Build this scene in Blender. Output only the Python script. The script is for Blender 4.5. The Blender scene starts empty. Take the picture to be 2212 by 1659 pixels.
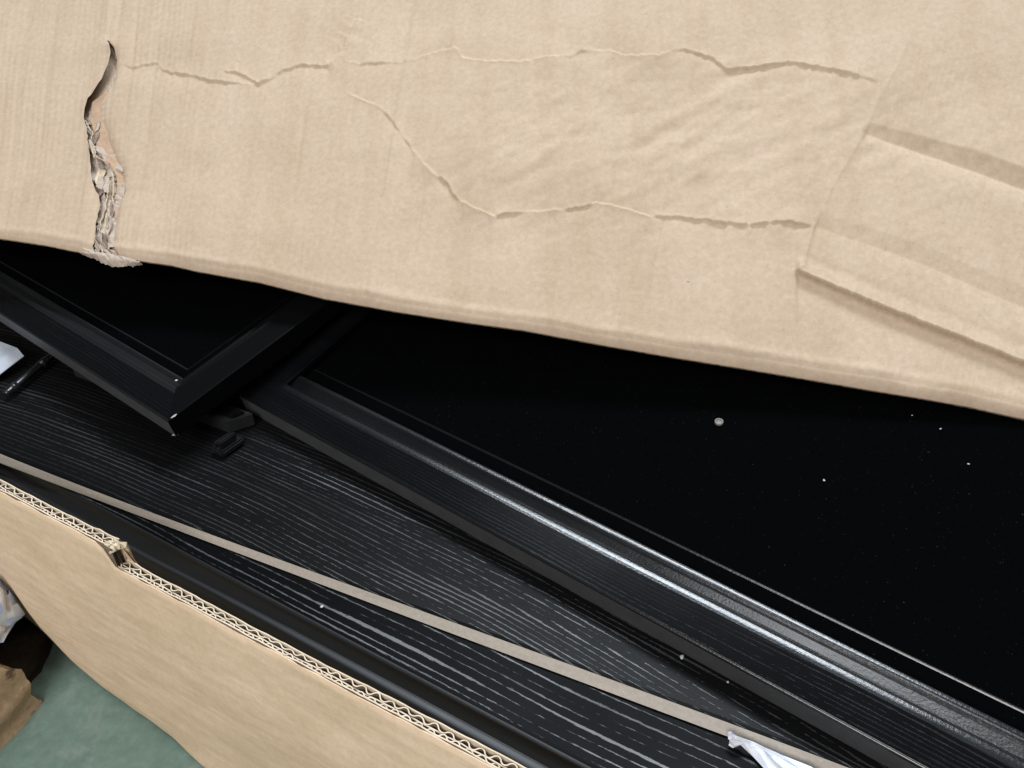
import bpy, bmesh, math, random
import numpy as np
from mathutils import Vector, Matrix

random.seed(7); RNG = np.random.default_rng(7)
S = bpy.context.scene
COL = S.collection

# ------------------------------------------------------------------ camera, world, lamps, exposure
PITCH = 34.0
CAM = np.array([0.0, 0.0, 0.50])
cd = bpy.data.cameras.new('camera'); cam = bpy.data.objects.new('camera', cd); COL.objects.link(cam)
cd.sensor_fit = 'HORIZONTAL'; cd.angle = math.radians(67.0); cd.clip_start = 0.01; cd.clip_end = 100
cam.location = CAM; cam.rotation_euler = (math.radians(90 - PITCH), 0, 0)
S.camera = cam
S.render.engine = 'CYCLES'
S.view_settings.view_transform = 'Standard'; S.view_settings.look = 'None'
S.view_settings.exposure = 0.0; S.view_settings.gamma = 1.0

W = bpy.data.worlds.new('World'); S.world = W; W.use_nodes = True
bg = W.node_tree.nodes['Background']
bg.inputs[0].default_value = (0.86, 0.93, 1.0, 1); bg.inputs[1].default_value = 0.07

def lamp(name, loc, target, sx, sy, power, col):
    ld = bpy.data.lights.new(name, 'AREA'); ld.shape = 'RECTANGLE'; ld.size = sx; ld.size_y = sy
    ld.energy = power; ld.color = col
    o = bpy.data.objects.new(name, ld); COL.objects.link(o)
    o.location = loc
    o.rotation_euler = (Vector(target) - Vector(loc)).to_track_quat('-Z', 'Y').to_euler()
    return o
lamp('area_lamp', (0.32, 1.62, 2.6), (0.1, 0.4, 0.2), 1.7, 0.55, 78, (0.84, 0.92, 1.0))
lamp('area_lamp', (-0.7, -1.8, 2.0), (0.0, 0.3, 0.2), 1.8, 1.0, 64, (1.0, 0.965, 0.95))
lamp('area_lamp', (-0.1, -0.1, 2.9), (-0.1, 0.1, 0.2), 1.2, 0.5, 16, (0.92, 0.96, 1.0))  # extra overhead lamp added to soften shadows; no such source is seen

# ------------------------------------------------------------------ tracing helpers: photo pixel (2212 wide) -> point on a plane of the place
FOC = 1106 / math.tan(math.radians(33.5))
_t = math.radians(PITCH)
AF = np.array([0, math.cos(_t), -math.sin(_t)]); AU = np.array([0, math.sin(_t), math.cos(_t)]); AR = np.array([1.0, 0, 0])
def ray(x, y):
    x = np.asarray(x, float)[..., None]; y = np.asarray(y, float)[..., None]
    return AR * ((x - 1106) / FOC) + AU * (-(y - 829.5) / FOC) + AF
def at(x, y, z):
    r = ray(x, y); z = np.asarray(z, float)
    k = (z - CAM[2]) / r[..., 2]
    return CAM + r * k[..., None]
def on_plane(x, y, p0, n):
    r = ray(x, y); k = np.dot(p0 - CAM, n) / (r @ n)
    return CAM + r * k[..., None]
def unit(v): return v / np.linalg.norm(v)

# ------------------------------------------------------------------ object helpers
def mesh(name, verts, faces, mat=None, parent=None, smooth=False, uv=None):
    me = bpy.data.meshes.new(name)
    me.from_pydata([tuple(map(float, v)) for v in verts], [], faces)
    me.update()
    if smooth:
        me.polygons.foreach_set('use_smooth', [True] * len(me.polygons))
    if mat: me.materials.append(mat)
    if uv is not None:
        l = me.uv_layers.new(name='uv')
        li = np.zeros(len(me.loops), dtype=np.int32); me.loops.foreach_get('vertex_index', li)
        l.data.foreach_set('uv', np.asarray(uv, np.float32)[li].ravel())
    o = bpy.data.objects.new(name, me); COL.objects.link(o)
    if parent is not None: o.parent = parent
    return o
def tag(o, label=None, cat=None, group=None, kind=None):
    if label: o['label'] = label
    if cat: o['category'] = cat
    if group: o['group'] = group
    if kind: o['kind'] = kind
    return o
def thing(name, label, cat, M=None, group=None):
    o = bpy.data.objects.new(name, None); COL.objects.link(o); o.empty_display_size = 0.02
    if M is not None: o.matrix_world = M
    return tag(o, label, cat, group)
def frame_matrix(O, U, N):
    U = unit(U); N = unit(N); V = unit(np.cross(N, U)); U = np.cross(V, N)
    return Matrix(((U[0], V[0], N[0], O[0]), (U[1], V[1], N[1], O[1]), (U[2], V[2], N[2], O[2]), (0, 0, 0, 1)))
def local(M, p):
    A = np.array(M); R = A[:3, :3]; O = A[:3, 3]
    return (np.asarray(p) - O) @ R
def grid_faces(nr, nc, off=0, skip=None):
    f = []
    for i in range(nr - 1):
        for j in range(nc - 1):
            if skip is not None and skip[i, j]: continue
            a = off + i * nc + j
            f.append((a, a + 1, a + nc + 1, a + nc))
    return f
def grid(name, P, mat, parent=None, smooth=True, uv=None, skip=None, flip=False):
    nr, nc = P.shape[:2]
    f = grid_faces(nr, nc, 0, skip)
    if flip: f = [q[::-1] for q in f]
    return mesh(name, P.reshape(-1, 3), f, mat, parent, smooth, None if uv is None else uv.reshape(-1, 2))
def vnoise(x, y, seed=0):
    """smooth value noise, vectorised"""
    xi = np.floor(x).astype(np.int64); yi = np.floor(y).astype(np.int64)
    fx = x - xi; fy = y - yi
    fx = fx * fx * (3 - 2 * fx); fy = fy * fy * (3 - 2 * fy)
    def h(a, b):
        n = (a * 374761393 + b * 668265263 + seed * 982451653) & 0x7fffffff
        n = ((n ^ (n >> 13)) * 1274126177) & 0x7fffffff
        n = n ^ (n >> 16)
        return (n & 0xffff) / 32767.5 - 1
    a = h(xi, yi); b = h(xi + 1, yi); c = h(xi, yi + 1); d = h(xi + 1, yi + 1)
    return (a * (1 - fx) + b * fx) * (1 - fy) + (c * (1 - fx) + d * fx) * fy

# ------------------------------------------------------------------ materials
def new_mat(name):
    m = bpy.data.materials.new(name); m.use_nodes = True
    nt = m.node_tree; b = nt.nodes['Principled BSDF']
    return m, nt, b
def N(nt, t, **kw):
    n = nt.nodes.new(t)
    for k, v in kw.items(): setattr(n, k, v)
    return n
def ramp(nt, src, stops):
    r = N(nt, 'ShaderNodeValToRGB'); nt.links.new(src, r.inputs[0])
    e = r.color_ramp.elements
    while len(e) < len(stops): e.new(0.5)
    for el, (p, c) in zip(e, stops):
        el.position = p; el.color = (c if len(c) == 4 else (*c, 1)) if hasattr(c, '__len__') else (c, c, c, 1)
    return r.outputs[0]
def coords(nt, scale=(1, 1, 1), kind='Object'):
    tc = N(nt, 'ShaderNodeTexCoord'); mp = N(nt, 'ShaderNodeMapping')
    nt.links.new(tc.outputs[kind], mp.inputs[0]); mp.inputs['Scale'].default_value = scale
    return mp.outputs[0]
def noise(nt, vec, scale, detail=4, rough=0.55, dist=0.0):
    n = N(nt, 'ShaderNodeTexNoise'); nt.links.new(vec, n.inputs['Vector'])
    n.inputs['Scale'].default_value = scale; n.inputs['Detail'].default_value = detail
    n.inputs['Roughness'].default_value = rough; n.inputs['Distortion'].default_value = dist
    return n.outputs['Fac']
def mix(nt, fac, a, b, mode='MIX'):
    m = N(nt, 'ShaderNodeMix', data_type='RGBA', blend_type=mode)
    for sock, v in ((0, fac), (6, a), (7, b)):
        if isinstance(v, (int, float)): m.inputs[sock].default_value = v
        elif isinstance(v, tuple): m.inputs[sock].default_value = (*v, 1)
        else: nt.links.new(v, m.inputs[sock])
    return m.outputs[2]
def math_n(nt, op, a, b=None):
    m = N(nt, 'ShaderNodeMath', operation=op)
    for i, v in enumerate((a, b)):
        if v is None: continue
        if isinstance(v, (int, float)): m.inputs[i].default_value = v
        else: nt.links.new(v, m.inputs[i])
    return m.outputs[0]
def bump(nt, b, height, strength, dist):
    n = N(nt, 'ShaderNodeBump'); n.inputs['Strength'].default_value = strength; n.inputs['Distance'].default_value = dist
    nt.links.new(height, n.inputs['Height']); nt.links.new(n.outputs[0], b.inputs['Normal'])

def cardboard(name, lo, hi, fib=(1, 1, 1), blotch=0.5):
    m, nt, b = new_mat(name)
    v = coords(nt)
    vs = coords(nt, fib)
    n1 = noise(nt, vs, 260, 5, 0.65)
    n2 = noise(nt, v, 16, 3)
    n3 = noise(nt, vs, 900, 3, 0.7)
    c = ramp(nt, n1, [(0.30, lo), (0.70, hi)])
    c2 = ramp(nt, n2, [(0.3, (0.88, 0.86, 0.82)), (0.7, (1.05, 1.05, 1.06))])
    c = mix(nt, blotch, c, c2, 'MULTIPLY')
    c3 = ramp(nt, n3, [(0.3, 0.90), (0.7, 1.05)])
    c = mix(nt, 0.4, c, c3, 'MULTIPLY')
    nt.links.new(c, b.inputs['Base Color'])
    b.inputs['Roughness'].default_value = 0.85; b.inputs['Specular IOR Level'].default_value = 0.15
    h = math_n(nt, 'ADD', math_n(nt, 'MULTIPLY', n1, 1.0), math_n(nt, 'MULTIPLY', n3, 0.4))
    bump(nt, b, h, 0.14, 0.0005)
    return m
M_LID = cardboard('kraft_lid', (0.500, 0.386, 0.277), (0.582, 0.464, 0.349))
def lid_stains(m):
    nt = m.node_tree; b = nt.nodes['Principled BSDF']; src = b.inputs['Base Color'].links[0].from_socket
    n = noise(nt, coords(nt, (55, 3, 3)), 1.0, 3, 0.6)
    c = mix(nt, 1.0, src, ramp(nt, n, [(0.36, (0.965, 0.955, 0.94)), (0.5, (1, 1, 1)), (0.64, (1.02, 1.022, 1.026))]), 'MULTIPLY')
    k = noise(nt, coords(nt, (1, 1, 1)), 420, 2, 0.5)
    c = mix(nt, ramp(nt, k, [(0.70, 0.0), (0.74, 0.35)]), c, (0.30, 0.22, 0.15))
    nt.links.new(c, b.inputs['Base Color'])
lid_stains(M_LID)
M_WALL = cardboard('kraft_wall', (0.71, 0.53, 0.36), (0.79, 0.615, 0.44))
def streaks(m):
    nt = m.node_tree; b = nt.nodes['Principled BSDF']
    src = b.inputs['Base Color'].links[0].from_socket
    mp = N(nt, 'ShaderNodeMapping'); tc = N(nt, 'ShaderNodeTexCoord'); nt.links.new(tc.outputs['Object'], mp.inputs[0])
    mp.inputs['Rotation'].default_value = (0, 0, math.radians(30))
    m2 = N(nt, 'ShaderNodeMapping'); nt.links.new(mp.outputs[0], m2.inputs[0]); m2.inputs['Scale'].default_value = (28, 150, 150); m2.inputs['Rotation'].default_value = (0, 0.16, 0)
    n = noise(nt, m2.outputs[0], 1.0, 3, 0.55)
    c = mix(nt, 1.0, src, ramp(nt, n, [(0.35, (0.94, 0.93, 0.91)), (0.66, (1.08, 1.09, 1.11))]), 'MULTIPLY')
    nt.links.new(c, b.inputs['Base Color'])
streaks(M_WALL)
M_PLY = cardboard('kraft_raw', (0.64, 0.53, 0.385), (0.78, 0.67, 0.52))
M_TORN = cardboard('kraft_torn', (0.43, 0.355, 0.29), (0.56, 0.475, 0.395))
M_MEDIUM_SHADE = cardboard('fluting_medium_shaded', (0.15, 0.115, 0.085), (0.26, 0.20, 0.155))  # brown medium, made darker still to put shade inside the flute cells
M_TORNBROWN = cardboard('kraft_inner_shaded', (0.40, 0.27, 0.18), (0.52, 0.38, 0.27))

def black_wood(name, grain=1.0, rough=0.34, seed=0.0, streak=0.05, spec=0.4, freq=190, turn=0.0, orange_amt=0.06, ior=1.5, bend=0.0, pspec=0.8, base=(0.0035, 0.0040, 0.0046)):
    """black painted board; open pores run along local X"""
    m, nt, b = new_mat(name)
    tc = N(nt, 'ShaderNodeTexCoord')
    mp = N(nt, 'ShaderNodeMapping'); nt.links.new(tc.outputs['Object'], mp.inputs[0])
    mp.inputs['Location'].default_value = (seed, seed * 0.37, 0); mp.inputs['Rotation'].default_value = (0, 0, turn)
    # slow wander of the year rings
    wv = noise(nt, mp.outputs[0], 3.0, 2)
    wn = math_n(nt, 'MULTIPLY', math_n(nt, 'SUBTRACT', wv, 0.5), 0.022)
    cx = N(nt, 'ShaderNodeCombineXYZ'); nt.links.new(wn, cx.inputs[1])
    ad = N(nt, 'ShaderNodeVectorMath', operation='ADD'); nt.links.new(mp.outputs[0], ad.inputs[0]); nt.links.new(cx.outputs[0], ad.inputs[1])
    def lay(sx, sy, det, r=0.55):
        q = N(nt, 'ShaderNodeMapping'); nt.links.new(ad.outputs[0], q.inputs[0]); q.inputs['Scale'].default_value = (sx, sy, sy)
        return noise(nt, q.outputs[0], 1.0, det, r)
    warp = lay(1.8, 45, 2)
    fine = lay(170, 1700, 3, 0.7)
    brk = lay(7, 150, 2)
    sx = N(nt, 'ShaderNodeSeparateXYZ'); nt.links.new(ad.outputs[0], sx.inputs[0])
    so = N(nt, 'ShaderNodeSeparateXYZ'); nt.links.new(tc.outputs['Object'], so.inputs[0])
    yy = math_n(nt, 'ADD', sx.outputs[1], math_n(nt, 'MULTIPLY', math_n(nt, 'MULTIPLY', so.outputs[0], so.outputs[0]), bend))
    t_ = math_n(nt, 'ADD', math_n(nt, 'MULTIPLY', yy, freq), math_n(nt, 'MULTIPLY', warp, 3.2))
    ridge = math_n(nt, 'ABSOLUTE', math_n(nt, 'SUBTRACT', math_n(nt, 'FRACT', t_), 0.5))
    s = math_n(nt, 'ADD', ridge, math_n(nt, 'MULTIPLY', math_n(nt, 'SUBTRACT', fine, 0.5), 0.46))
    s = math_n(nt, 'ADD', s, math_n(nt, 'MULTIPLY', math_n(nt, 'SUBTRACT', brk, 0.45), 0.60))
    pore = ramp(nt, s, [(0.075, 1.0), (0.125, 0.0)])
    patch = lay(5, 34, 2)
    pore = math_n(nt, 'MULTIPLY', pore, ramp(nt, patch, [(0.34, 0.12), (0.62, 1.0)]))
    dust = noise(nt, mp.outputs[0], 1400, 2, 0.5)
    sp = ramp(nt, dust, [(0.75, 0.0), (0.78, 1.0)])
    col = mix(nt, math_n(nt, 'MULTIPLY', pore, grain), base, (streak, streak * 1.05, streak * 1.1))
    col = mix(nt, math_n(nt, 'MULTIPLY', sp, 0.22), col, (0.35, 0.36, 0.37))
    nt.links.new(col, b.inputs['Base Color'])
    smear = noise(nt, mp.outputs[0], 22, 4, 0.6)
    rr = math_n(nt, 'ADD', math_n(nt, 'MULTIPLY', smear, 0.14), rough - 0.07)
    rr = math_n(nt, 'ADD', rr, math_n(nt, 'MULTIPLY', pore, 0.20 * grain))
    nt.links.new(rr, b.inputs['Roughness'])
    nt.links.new(math_n(nt, 'ADD', math_n(nt, 'MULTIPLY', pore, pspec * grain), spec), b.inputs['Specular IOR Level'])
    b.inputs['IOR'].default_value = ior
    orange = noise(nt, mp.outputs[0], 700, 2, 0.5)
    h = math_n(nt, 'ADD', math_n(nt, 'MULTIPLY', pore, -1.0 * grain), math_n(nt, 'MULTIPLY', orange, orange_amt))
    bump(nt, b, h, 0.32, 0.0006)
    return m
M_GRAIN = black_wood('black_grained_board', 1.0, 0.34, 0.0, 0.006, 0.045, 300, 0.02, ior=1.6, bend=0.20, base=(0.005, 0.0052, 0.0056), pspec=0.95)
M_GRAIN2 = black_wood('black_grained_door', 1.0, 0.32, 3.1, 0.009, 0.016, 205, ior=1.6, pspec=0.95)
M_FRAME = black_wood('black_painted_frame', 0.22, 0.24, 7.7, 0.012, 0.06, 420, pspec=0.9)
M_DMOULD = black_wood('black_painted_edge', 0.0, 0.46, 1.2, 0.03, 0.5)
M_RAIL_SHADE = black_wood('black_shaded_rail', 0.0, 0.42, 6.1, 0.0, 0.035, 190, 0, 0.03, base=(0.003, 0.0032, 0.0035))  # copy of the black paint, darkened to put shade on the doors' end rails
M_AMOULD = black_wood('black_satin_moulding', 0.0, 0.50, 4.4, 0.03, 0.35)
M_MOULD = black_wood('black_painted_moulding', 0.0, 0.24, 5.2, 0.03, 0.7, orange_amt=0.35)
M_PANEL = black_wood('black_matt_panel', 0.0, 0.55, 2.2, 0.0, 0.0, 190, 0, 0.0, base=(0.0016, 0.0018, 0.0020))

def plain(name, lo, hi, scale=120, rough=0.6, bmp=0.2, spec=0.3, bd=0.0005):
    m, nt, b = new_mat(name); v = coords(nt)
    n1 = noise(nt, v, scale, 5, 0.6)
    nt.links.new(ramp(nt, n1, [(0.3, lo), (0.7, hi)]), b.inputs['Base Color'])
    b.inputs['Roughness'].default_value = rough; b.inputs['Specular IOR Level'].default_value = spec
    bump(nt, b, n1, bmp, bd)
    return m
M_MDF = plain('raw_fibreboard', (0.355, 0.318, 0.275), (0.42, 0.38, 0.33), 500, 0.8, 0.3, 0.2)
M_PLASTIC = plain('white_film', (0.62, 0.68, 0.80), (0.85, 0.89, 0.95), 90, 0.35, 0.4, 0.5, 0.002)
M_PAPER = plain('white_paper', (0.33, 0.36, 0.41), (0.44, 0.47, 0.52), 60, 0.6, 0.1)
M_EDGE = plain('black_edge_band', (0.046, 0.048, 0.051), (0.062, 0.065, 0.069), 90, 0.55, 0.08, 0.6)
M_RAIL_END = plain('dull_black_rail', (0.010, 0.011, 0.012), (0.016, 0.017, 0.018), 90, 0.5, 0.08, 0.5)
M_BLACKP = plain('black_plastic', (0.008, 0.008, 0.009), (0.014, 0.014, 0.016), 100, 0.25, 0.1, 0.5)
M_DARK = plain('dark_coarse', (0.018, 0.015, 0.013), (0.035, 0.028, 0.022), 300, 0.8, 0.5, 0.2)
M_CHIP = plain('pale_chip', (0.36, 0.38, 0.39), (0.56, 0.58, 0.59), 900, 0.5)
M_PLUG = plain('pale_grey_plug', (0.17, 0.16, 0.148), (0.26, 0.25, 0.23), 700, 0.6)
M_BARE = plain('bare_wood_nick', (0.34, 0.31, 0.26), (0.55, 0.52, 0.47), 900, 0.7)

def floor_mat():
    m, nt, b = new_mat('green_floor_paint'); v = coords(nt)
    a = noise(nt, v, 9, 6, 0.6); c = noise(nt, v, 120, 4, 0.7); d = noise(nt, v, 30, 5, 0.7, 1.0)
    col = ramp(nt, a, [(0.3, (0.145, 0.235, 0.20)), (0.55, (0.185, 0.28, 0.245)), (0.75, (0.25, 0.325, 0.295))])
    col = mix(nt, 0.5, col, ramp(nt, c, [(0.3, 0.62), (0.7, 1.25)]), 'MULTIPLY')
    col = mix(nt, ramp(nt, d, [(0.54, 0.0), (0.70, 0.65)]), col, (0.30, 0.36, 0.34))
    nt.links.new(col, b.inputs['Base Color'])
    b.inputs['Roughness'].default_value = 0.45
    bump(nt, b, c, 0.2, 0.0008)
    return m
M_FLOOR = floor_mat()
def sack_mat():
    m, nt, b = new_mat('stained_kraft'); v = coords(nt)
    a = noise(nt, v, 30, 5, 0.6, 1.5); c = noise(nt, v, 250, 4)
    col = ramp(nt, c, [(0.3, (0.38, 0.27, 0.17)), (0.7, (0.50, 0.38, 0.25))])
    col = mix(nt, ramp(nt, a, [(0.51, 0.0), (0.57, 0.8)]), col, (0.07, 0.045, 0.03))
    nt.links.new(col, b.inputs['Base Color']); b.inputs['Roughness'].default_value = 0.8
    bump(nt, b, c, 0.4, 0.001)
    return m
M_SACK = sack_mat()
def bag_mat():
    m, nt, b = new_mat('printed_film'); v = coords(nt)
    a = noise(nt, v, 45, 3, 0.5, 1.0)
    w = N(nt, 'ShaderNodeTexWave'); nt.links.new(v, w.inputs[0]); w.inputs['Scale'].default_value = 60; w.inputs['Distortion'].default_value = 3
    col = ramp(nt, a, [(0.35, (0.30, 0.42, 0.80)), (0.5, (0.72, 0.76, 0.84)), (0.7, (0.80, 0.82, 0.86))])
    nt.links.new(col, b.inputs['Base Color']); b.inputs['Roughness'].default_value = 0.3
    bump(nt, b, a, 0.5, 0.004)
    return m
M_BAG = bag_mat()
M_INK = plain('blue_print', (0.03, 0.05, 0.22), (0.05, 0.07, 0.28), 200, 0.5)

# ------------------------------------------------------------------ the floor
g = []
xs = np.linspace(-3, 3, 41); ys = np.linspace(-3, 3, 41)
X, Y = np.meshgrid(xs, ys)
fl = grid('floor', np.stack([X, Y, 0.0 * X], -1), M_FLOOR, None, True)
tag(fl, kind='structure')

# ------------------------------------------------------------------ heights of the place (metres above the floor)
Z_TOP = 0.185           # cut top of the carton's front wall
Z_C = 0.166             # top of the long grained board
wR = at(np.array([329, 1125.]), np.array([1241, 1656.]), Z_TOP)
WD = unit(wR[1] - wR[0])                       # along the wall, towards the viewer's right
WN = np.array([WD[1], -WD[0], 0.0])            # outward
if WN[1] > 0: WN = -WN
WO = wR[0]
def wall_s(p): return (p - WO) @ WD
def wall_off(p): return (p - WO) @ WN

# ------------------------------------------------------------------ CARTON
carton = thing('carton', 'long kraft cardboard carton with its top slit open along the front edge', 'carton')
# traced cut line, right stretch (lower) and left stretch (higher)
def line_px(pts, xs):
    pts = np.array(pts, float); return np.interp(xs, pts[:, 0], pts[:, 1])
R_OUT = at(np.array([329, 433, 578, 933, 997, 1061.]), np.array([1262, 1317, 1396, 1585, 1617, 1652.6]), Z_TOP)
th_s = wall_s(R_OUT); th_o = wall_off(R_OUT)
L_IN = on_plane(np.array([0, 89, 178.6, 233.6, 262.]), np.array([1033.6, 1084, 1130, 1158.6, 1170.]), WO, WN)
Z_L = float(L_IN[:, 2].mean())
L_IN = at(np.array([0, 89, 178.6, 233.6]), np.array([1033.6, 1084, 1130, 1158.6]), Z_L)
L_OUT = at(np.array([0, 67, 163.7, 223]), np.array([1054.5, 1091.7, 1146.7, 1176.5]), Z_L)
print('Z_L', Z_L, 'thick R', th_o, 'thick L', wall_off(L_OUT), 'in L', wall_off(L_IN))
T_WALL = 0.0056

def ribbon(name, s, off, ztop, depth, t, mat, parent, kind=None, side=None):
    """paper strip standing on edge: path (s, off) in the wall's plan, thickness t, top ztop(s)"""
    p = np.stack([s, off], -1); d = np.gradient(p, axis=0); d /= np.linalg.norm(d, axis=1)[:, None]
    nrm = np.stack([-d[:, 1], d[:, 0]], -1)
    a = p + nrm * t / 2; b = p - nrm * t / 2
    def w(q, z): return WO[None, :2].repeat(len(q), 0) + q[:, :1] * WD[None, :2] + q[:, 1:] * WN[None, :2], z
    V = []
    for q, z in ((a, ztop - depth), (a, ztop), (b, ztop), (b, ztop - depth)):
        xy, zz = w(q, z); V.append(np.concatenate([xy, zz[:, None]], 1))
    P = np.stack(V, 0)
    P = np.concatenate([P, P[:1]], 0)
    n = len(s)
    f = grid_faces(4, n)
    o = mesh(name, P[:4].reshape(-1, 3), f, mat, parent, False)
    if side:
        o.data.materials.append(side)
        for k_, p_ in enumerate(o.data.polygons): p_.material_index = 0 if (n - 1) <= k_ < 2 * (n - 1) else 1
    if kind: o['kind'] = kind
    return o

wall = None
def flute_path(s0, s1, per, lo, hi, seed):
    n = int((s1 - s0) / per * 14)
    s = np.linspace(s0, s1, n)
    ph = s / per + 0.42 * vnoise(s * 22, s * 0 + seed, seed)
    c = np.cos(2 * np.pi * ph)
    c = np.sign(c) * np.abs(c) ** 0.75
    sq = 1 - 0.28 * (vnoise(s * 35, s * 0 + 3.3, seed + 5) + 1) * 0.5
    sq = sq * (1 - 0.40 * np.clip((vnoise(s * 11, s * 0 + 7, seed + 9) - 0.25) * 2.5, 0, 1))
    return s, lo + (hi - lo) * (0.5 + 0.5 * c * sq)

sL0, sL1 = -0.62, wall_s(at(252, 1170, Z_L))
sR0, sR1 = wall_s(at(252, 1197, Z_TOP)), 0.62
# front wall: outer face sheet, from the cut line to the floor, its foot tucked in at the far end
bot_px = np.array([(26, 1313.7), (65, 1345), (87, 1365), (127, 1397), (174, 1437), (226.7, 1487), (283, 1526), (348, 1574.5), (439, 1651)])
bp = at(bot_px[:, 0], bot_px[:, 1], 0.002)
b_s = wall_s(bp); b_o = wall_off(bp)
cr_px = np.array([(0, 1225), (45, 1290), (87, 1350), (150, 1418), (226, 1484)])
cp = on_plane(cr_px[:, 0], cr_px[:, 1], WO + WN * T_WALL, WN); c_s = wall_s(cp); c_z = cp[:, 2]
print('bottom inset', b_o, 'crease z', c_z, 's', c_s, 'sL', sL0, sL1, 'sR', sR0, sR1)
ns = 260
s = np.linspace(sL0, sR1, ns)
step = 1 / (1 + np.exp(-(s - (sL1 + sR0) / 2) / 0.0012))
ztop = Z_L + (Z_TOP - Z_L) * step + 0.0006 * vnoise(s * 120, s * 0, 4)
nv = 40
v = np.linspace(0, 1, nv)[:, None]
bo = np.interp(s, b_s, b_o); zc = np.interp(s, c_s, c_z)
zc = np.clip(zc, 0.004, 0.12)
vc = 0.72
z = np.where(v < vc, ztop + (zc - ztop) * (v / vc), zc + (0.002 - zc) * ((v - vc) / (1 - vc)))
bulge = 0.0025 * np.sin(np.pi * np.clip(v / vc, 0, 1)) * np.interp(s, [sL0, 0, sR1], [0.4, 1, 1])
o_ = np.where(v < vc, T_WALL + bulge, T_WALL + (bo - T_WALL) * np.clip((v - vc) / (1 - vc), 0, 1) ** 1.1)
o_ = o_ + (0.0011 * vnoise(s[None, :] * 18 + 0 * v, z * 25, 2) + 0.0004 * vnoise(s[None, :] * 70 + 0 * v, z * 60, 3)) * np.clip(v * 5, 0, 1)
P = WO[None, None, :] * np.array([1, 1, 0]) + s[None, :, None] * WD + o_[..., None] * WN
P[..., 2] = z
wall = grid('front_wall', P, M_WALL, carton, True)
sol = wall.modifiers.new('solid', 'SOLIDIFY'); sol.thickness = 0.0007; sol.offset = -1
for seg, (a, b, zt, sd) in enumerate(((sL0, sL1, Z_L, 11), (sR0, sR1, Z_TOP, 31))):
    def zz(s, q, amp=0.0006): return zt + amp * vnoise(s * 160, s * 0 + q, sd + int(q))
    sl = np.linspace(a, b, 160)
    crush = lambda s: np.where(np.abs(s - (sL1 if seg == 0 else sR0)) < 0.02, 0.0006 * vnoise(s * 400, s * 0, 8), 0)
    ribbon('outer_liner', sl, T_WALL - 0.0005 + crush(sl) * .3, zz(sl, 1) + 0.0005, 0.05, 0.0007, M_PLY, wall, None, M_MEDIUM_SHADE)
    ribbon('middle_liner', sl, 0.0032 + 0.0002 * vnoise(sl * 60, sl * 0, 3) + crush(sl), zz(sl, 2) - 0.0003, 0.05, 0.0006, M_PLY, wall, None, M_MEDIUM_SHADE)
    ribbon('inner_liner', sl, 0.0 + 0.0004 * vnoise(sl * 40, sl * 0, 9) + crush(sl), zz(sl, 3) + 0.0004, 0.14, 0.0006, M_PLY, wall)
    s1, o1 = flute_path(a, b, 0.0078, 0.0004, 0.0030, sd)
    ribbon('fluting', s1, o1 + crush(s1), zz(s1, 4, 0.0008), 0.05, 0.0006, M_PLY, wall, None, M_MEDIUM_SHADE)
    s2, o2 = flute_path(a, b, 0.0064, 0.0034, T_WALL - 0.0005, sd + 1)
    ribbon('fluting', s2, o2 + crush(s2), zz(s2, 5, 0.0008), 0.05, 0.0006, M_PLY, wall, None, M_MEDIUM_SHADE)
# the torn step between the two stretches of the cut
px_i = [(246, 1163, Z_L), (262, 1169, Z_L), (271, 1174, Z_L), (262, 1183, Z_L - 0.003), (252, 1190, Z_TOP + 0.002), (246, 1194, Z_TOP)]
px_o = [(226, 1178, Z_L), (240, 1184, Z_L - 0.001), (248, 1187, Z_L - 0.002), (238, 1193, Z_L - 0.004), (226, 1198, Z_TOP + 0.001), (220, 1203, Z_TOP)]
Pi = np.array([at(*p) for p in px_i]); Po = np.array([at(*p) for p in px_o])
rows = []
for k in range(7):
    w = k / 6
    q = Pi * (1 - w) + Po * w
    q = q + RNG.normal(0, 0.0007, q.shape)
    rows.append(q)
mesh_t = grid('torn_step', np.array(rows), M_PLY, wall, False)
m2 = mesh_t.modifiers.new('solid', 'SOLIDIFY'); m2.thickness = 0.0008
pz = np.array([at(271, 1174, Z_L), at(263, 1182, Z_L - .003), at(258, 1196, Z_TOP + .001), at(296, 1222, Z_TOP - .001), at(288, 1212, Z_TOP - .001), at(279, 1190, Z_L - .007)])
tf = mesh('torn_liner', pz, [(0, 1, 2, 3, 4, 5)], M_WALL, wall)
m2 = tf.modifiers.new('solid', 'SOLIDIFY'); m2.thickness = 0.001
# rest of the carton: bottom, back wall, end walls
DEPTH = 0.62
def wp(s_, o_, z_): return WO * np.array([1, 1, 0]) + s_ * WD + o_ * WN + np.array([0, 0, z_])
def slab(name, c, t, mat, parent):
    a = np.array(c); n = unit(np.cross(a[1] - a[0], a[2] - a[0])) * t
    vv = np.concatenate([a, a + n]); k = len(a)
    f = [tuple(range(k))[::-1], tuple(range(k, 2 * k))] + [(i, (i + 1) % k, k + (i + 1) % k, k + i) for i in range(k)]
    return mesh(name, vv, f, mat, parent)
slab('carton_bottom', [wp(sL0 - .1, -.03, .006), wp(sR1, -.03, .006), wp(sR1, -DEPTH, .006), wp(sL0 - .1, -DEPTH, .006)], .004, M_WALL, carton)
slab('back_wall', [wp(sL0 - .1, -DEPTH, .006), wp(sR1, -DEPTH, .006), wp(sR1, -DEPTH, .30), wp(sL0 - .1, -DEPTH, .30)], .006, M_WALL, carton)
slab('end_wall', [wp(sR1, .0, .006), wp(sR1, -DEPTH, .006), wp(sR1, -DEPTH, .20), wp(sR1, 0, .16)], .006, M_WALL, carton)
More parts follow.
